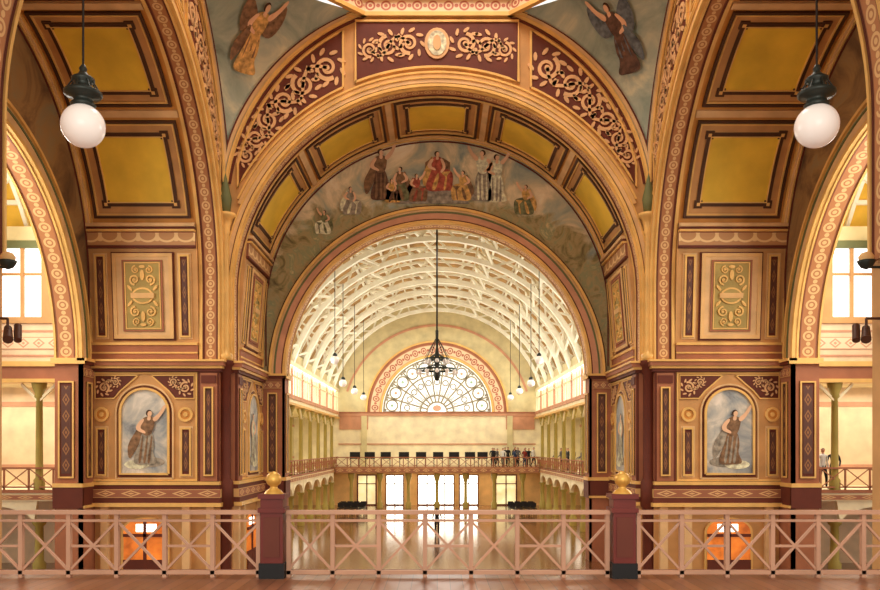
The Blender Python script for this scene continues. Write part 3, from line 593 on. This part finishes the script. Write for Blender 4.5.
# ---------------- people
SK=mat('skin',(205,150,120)); HR=mat('hair',(40,28,20)); SHOE=mat('shoe_leather',(25,20,18))
CL=[mat('cloth_black',(28,28,32)),mat('cloth_white',(225,222,215)),mat('cloth_blue',(50,66,96)),mat('cloth_grey',(96,92,90)),mat('cloth_red',(140,48,40)),mat('cloth_khaki',(120,104,78))]
def person_mesh(name,seed,top,bot,walk=0.,armb=0.):
    V=[];E=[];Rd=[]
    def v(p,r,par=None,ry=None):
        V.append(p);Rd.append((r,ry or r)); 
        if par is not None: E.append((par,len(V)-1))
        return len(V)-1
    pel=v((0,0,.95),.13,None,.1); sp=v((0,-.01,1.12),.115,pel,.09); chs=v((0,0,1.32),.14,sp,.1); nb=v((0,.0,1.44),.07,chs); nk=v((0,-.01,1.5),.05,nb); h1=v((0,-.015,1.56),.07,nk); h2=v((0,-.01,1.63),.085,h1,.09); h3=v((0,0,1.7),.065,h2)
    v((0,-.12,1.6),.014,h2); 
    for s in(-1,1): v((s*.088,.0,1.61),.018,h2)
    for s in(-1,1):
        hp=v((s*.09,0,.88),.09,pel); kn=v((s*.1,-.03-walk*s*.12,.5),.062,hp); an=v((s*.1,.02-walk*s*.2+(.1 if walk*s<0 else 0),.09),.04,kn); v((s*.11,-.14-walk*s*.2+(.1 if walk*s<0 else 0),.035),.035,an)
        sh=v((s*.18,0,1.4),.06,chs); el=v((s*.25,.03,1.14),.043,sh); wr=v((s*(.26-armb*.1),-.05-armb*.22,.9+armb*.2),.028,el); pm=v((s*(.26-armb*.1),-.08-armb*.26,.84+armb*.2),.034,wr,.02)
        b=V[pm]
        for j in range(4): 
            f1=v((b[0]+s*.004,b[1]-.025+j*.017,b[2]-.05-(.008 if j in(1,2) else 0)),.009,pm); v((b[0]-s*.004,b[1]-.02+j*.015,b[2]-.09-(.01 if j in(1,2) else 0)),.008,f1)
        v((b[0]-s*.02,b[1]-.045,b[2]-.02),.01,pm)
    me=bpy.data.meshes.new(name); me.from_pydata(V,E,[]); o=bpy.data.objects.new(name,me); sc.collection.objects.link(o)
    o.modifiers.new('s','SKIN'); sv=me.skin_vertices[0].data
    for i,(r,ry) in enumerate(Rd): sv[i].radius=(r,ry)
    sv[0].use_root=True
    ss=o.modifiers.new('b','SUBSURF'); ss.levels=1; ss.render_levels=1
    dg=bpy.context.evaluated_depsgraph_get(); m2=bpy.data.meshes.new_from_object(o.evaluated_get(dg)); bpy.data.objects.remove(o)
    for m in(SK,HR,top,bot,SHOE): m2.materials.append(m)
    for p in m2.polygons:
        x,y,z=p.center; p.use_smooth=True
        if z>1.655 or (z>1.52 and y>.025): i=1
        elif z>1.46: i=0
        elif abs(x)>.19 and z<.9+armb*.2 : i=0
        elif z>.93 or abs(x)>.2: i=2
        elif z>.075: i=3
        else: i=4
        p.material_index=i
    return m2
PM=[person_mesh('person_a',1,CL[0],CL[0],0,.3),person_mesh('person_b',2,CL[1],CL[0],.6,0),person_mesh('person_c',3,CL[2],CL[5],0,1),person_mesh('person_d',4,CL[3],CL[0],.3,.6),person_mesh('person_e',5,CL[4],CL[2],0,.2)]
def person(i,x,y,rot,s=1,z=GF):
    o=bpy.data.objects.new('person',PM[i]); sc.collection.objects.link(o); o.location=(x,y,z+ZO); o.rotation_euler[2]=rot; o.scale=(s,s,s)
for i,(ix,x,y,r,s) in enumerate(((0,4.9,71.4,.2,1.02),(3,5.35,71.9,1,.98),(1,5.8,71.3,-.4,1),(0,6.3,71.9,.5,1.05),(2,6.8,71.3,2,.97),(3,7.2,71.9,-.8,1.03),(4,7.7,71.3,.3,.96),(0,8.15,71.9,0,1.0),(1,8.5,71.3,.9,1.04),(0,6.1,72.5,.2,1.04),(0,7.0,72.6,-.3,1.06),(3,7.9,72.6,.6,1.02),(0,5.1,72.4,.1,1.0),(0,9.6,66,-1.5,1),(3,9.7,61,-1.4,1.02),(0,9.7,59.8,-1.6,1),(0,9.75,57.5,-1.6,1),(3,9.7,63.2,-1.2,1),(2,9.7,54,-1.3,.98),(1,15.95,33.5,.3,1),(0,16.5,33.7,-.5,1.0))): person(ix,x,y,r,s)
person(0,.0,48,pi,1,GR)
# ---------------- lights
w=bpy.data.worlds.new('World'); sc.world=w; w.use_nodes=True; bg=w.node_tree.nodes['Background']; bg.inputs[0].default_value=(1,.96,.9,1); bg.inputs[1].default_value=1.15
def area(name,loc,rot,sx,sy,e,col=(1,.94,.84)):
    l=bpy.data.lights.new(name,'AREA'); l.shape='RECTANGLE'; l.size=sx; l.size_y=sy; l.energy=e; l.color=col; o=bpy.data.objects.new(name,l); sc.collection.objects.link(o); o.location=(loc[0],loc[1],loc[2]+ZO); o.rotation_euler=rot
area('dome_light',(0,Yc,25.5),(0,0,0),9,9,2600)
area('rear_fill',(0,-10,5),(radians(98),0,0),12,7,1800)  # fill lamp added behind the camera to brighten surfaces facing it
area('nave_overhead_fill',(0,56,11),(0,0,0),6,30,2000,(1,.97,.9))  # added overhead fill below the closed roof, no roof opening here
for sg in(-1,1):
    area('clerestory_daylight',(sg*8.7,56,4.4),(0,radians(sg*120),0),2,32,1500,(1,.97,.88))
    area('gallery_light',(sg*11,56,2.6),(0,0,0),3,30,400,(1,.93,.78))
    area('aisle_light',(sg*11,56,-2.3),(0,0,0),3,30,420,(1,.86,.64))
    area('transept_daylight',(sg*17,Yc+2,9),(0,radians(sg*70),0),8,10,1700,(1,.95,.86))
    area('transept_roof_fill',(sg*20,Yc+2,7),(pi,0,0),8,10,600,(1,.95,.86))  # added fill aimed upward to brighten the underside of the transept roof
    area('transept_gallery_light',(sg*18,Yc+11,2.5),(0,0,0),8,3,260,(1,.92,.78))
area('far_gallery_light',(0,72.5,-2.25),(0,0,0),16,1.5,180,(1,.84,.6))
# ---------------- camera
cd=bpy.data.cameras.new('camera'); cd.sensor_width=36; cd.lens=810/880*36; cd.shift_x=3/880; cd.shift_y=153/880; cd.clip_end=300
co_=bpy.data.objects.new('camera',cd); sc.collection.objects.link(co_); co_.location=(0,0,ZO); co_.rotation_euler=(radians(90),0,0); sc.camera=co_
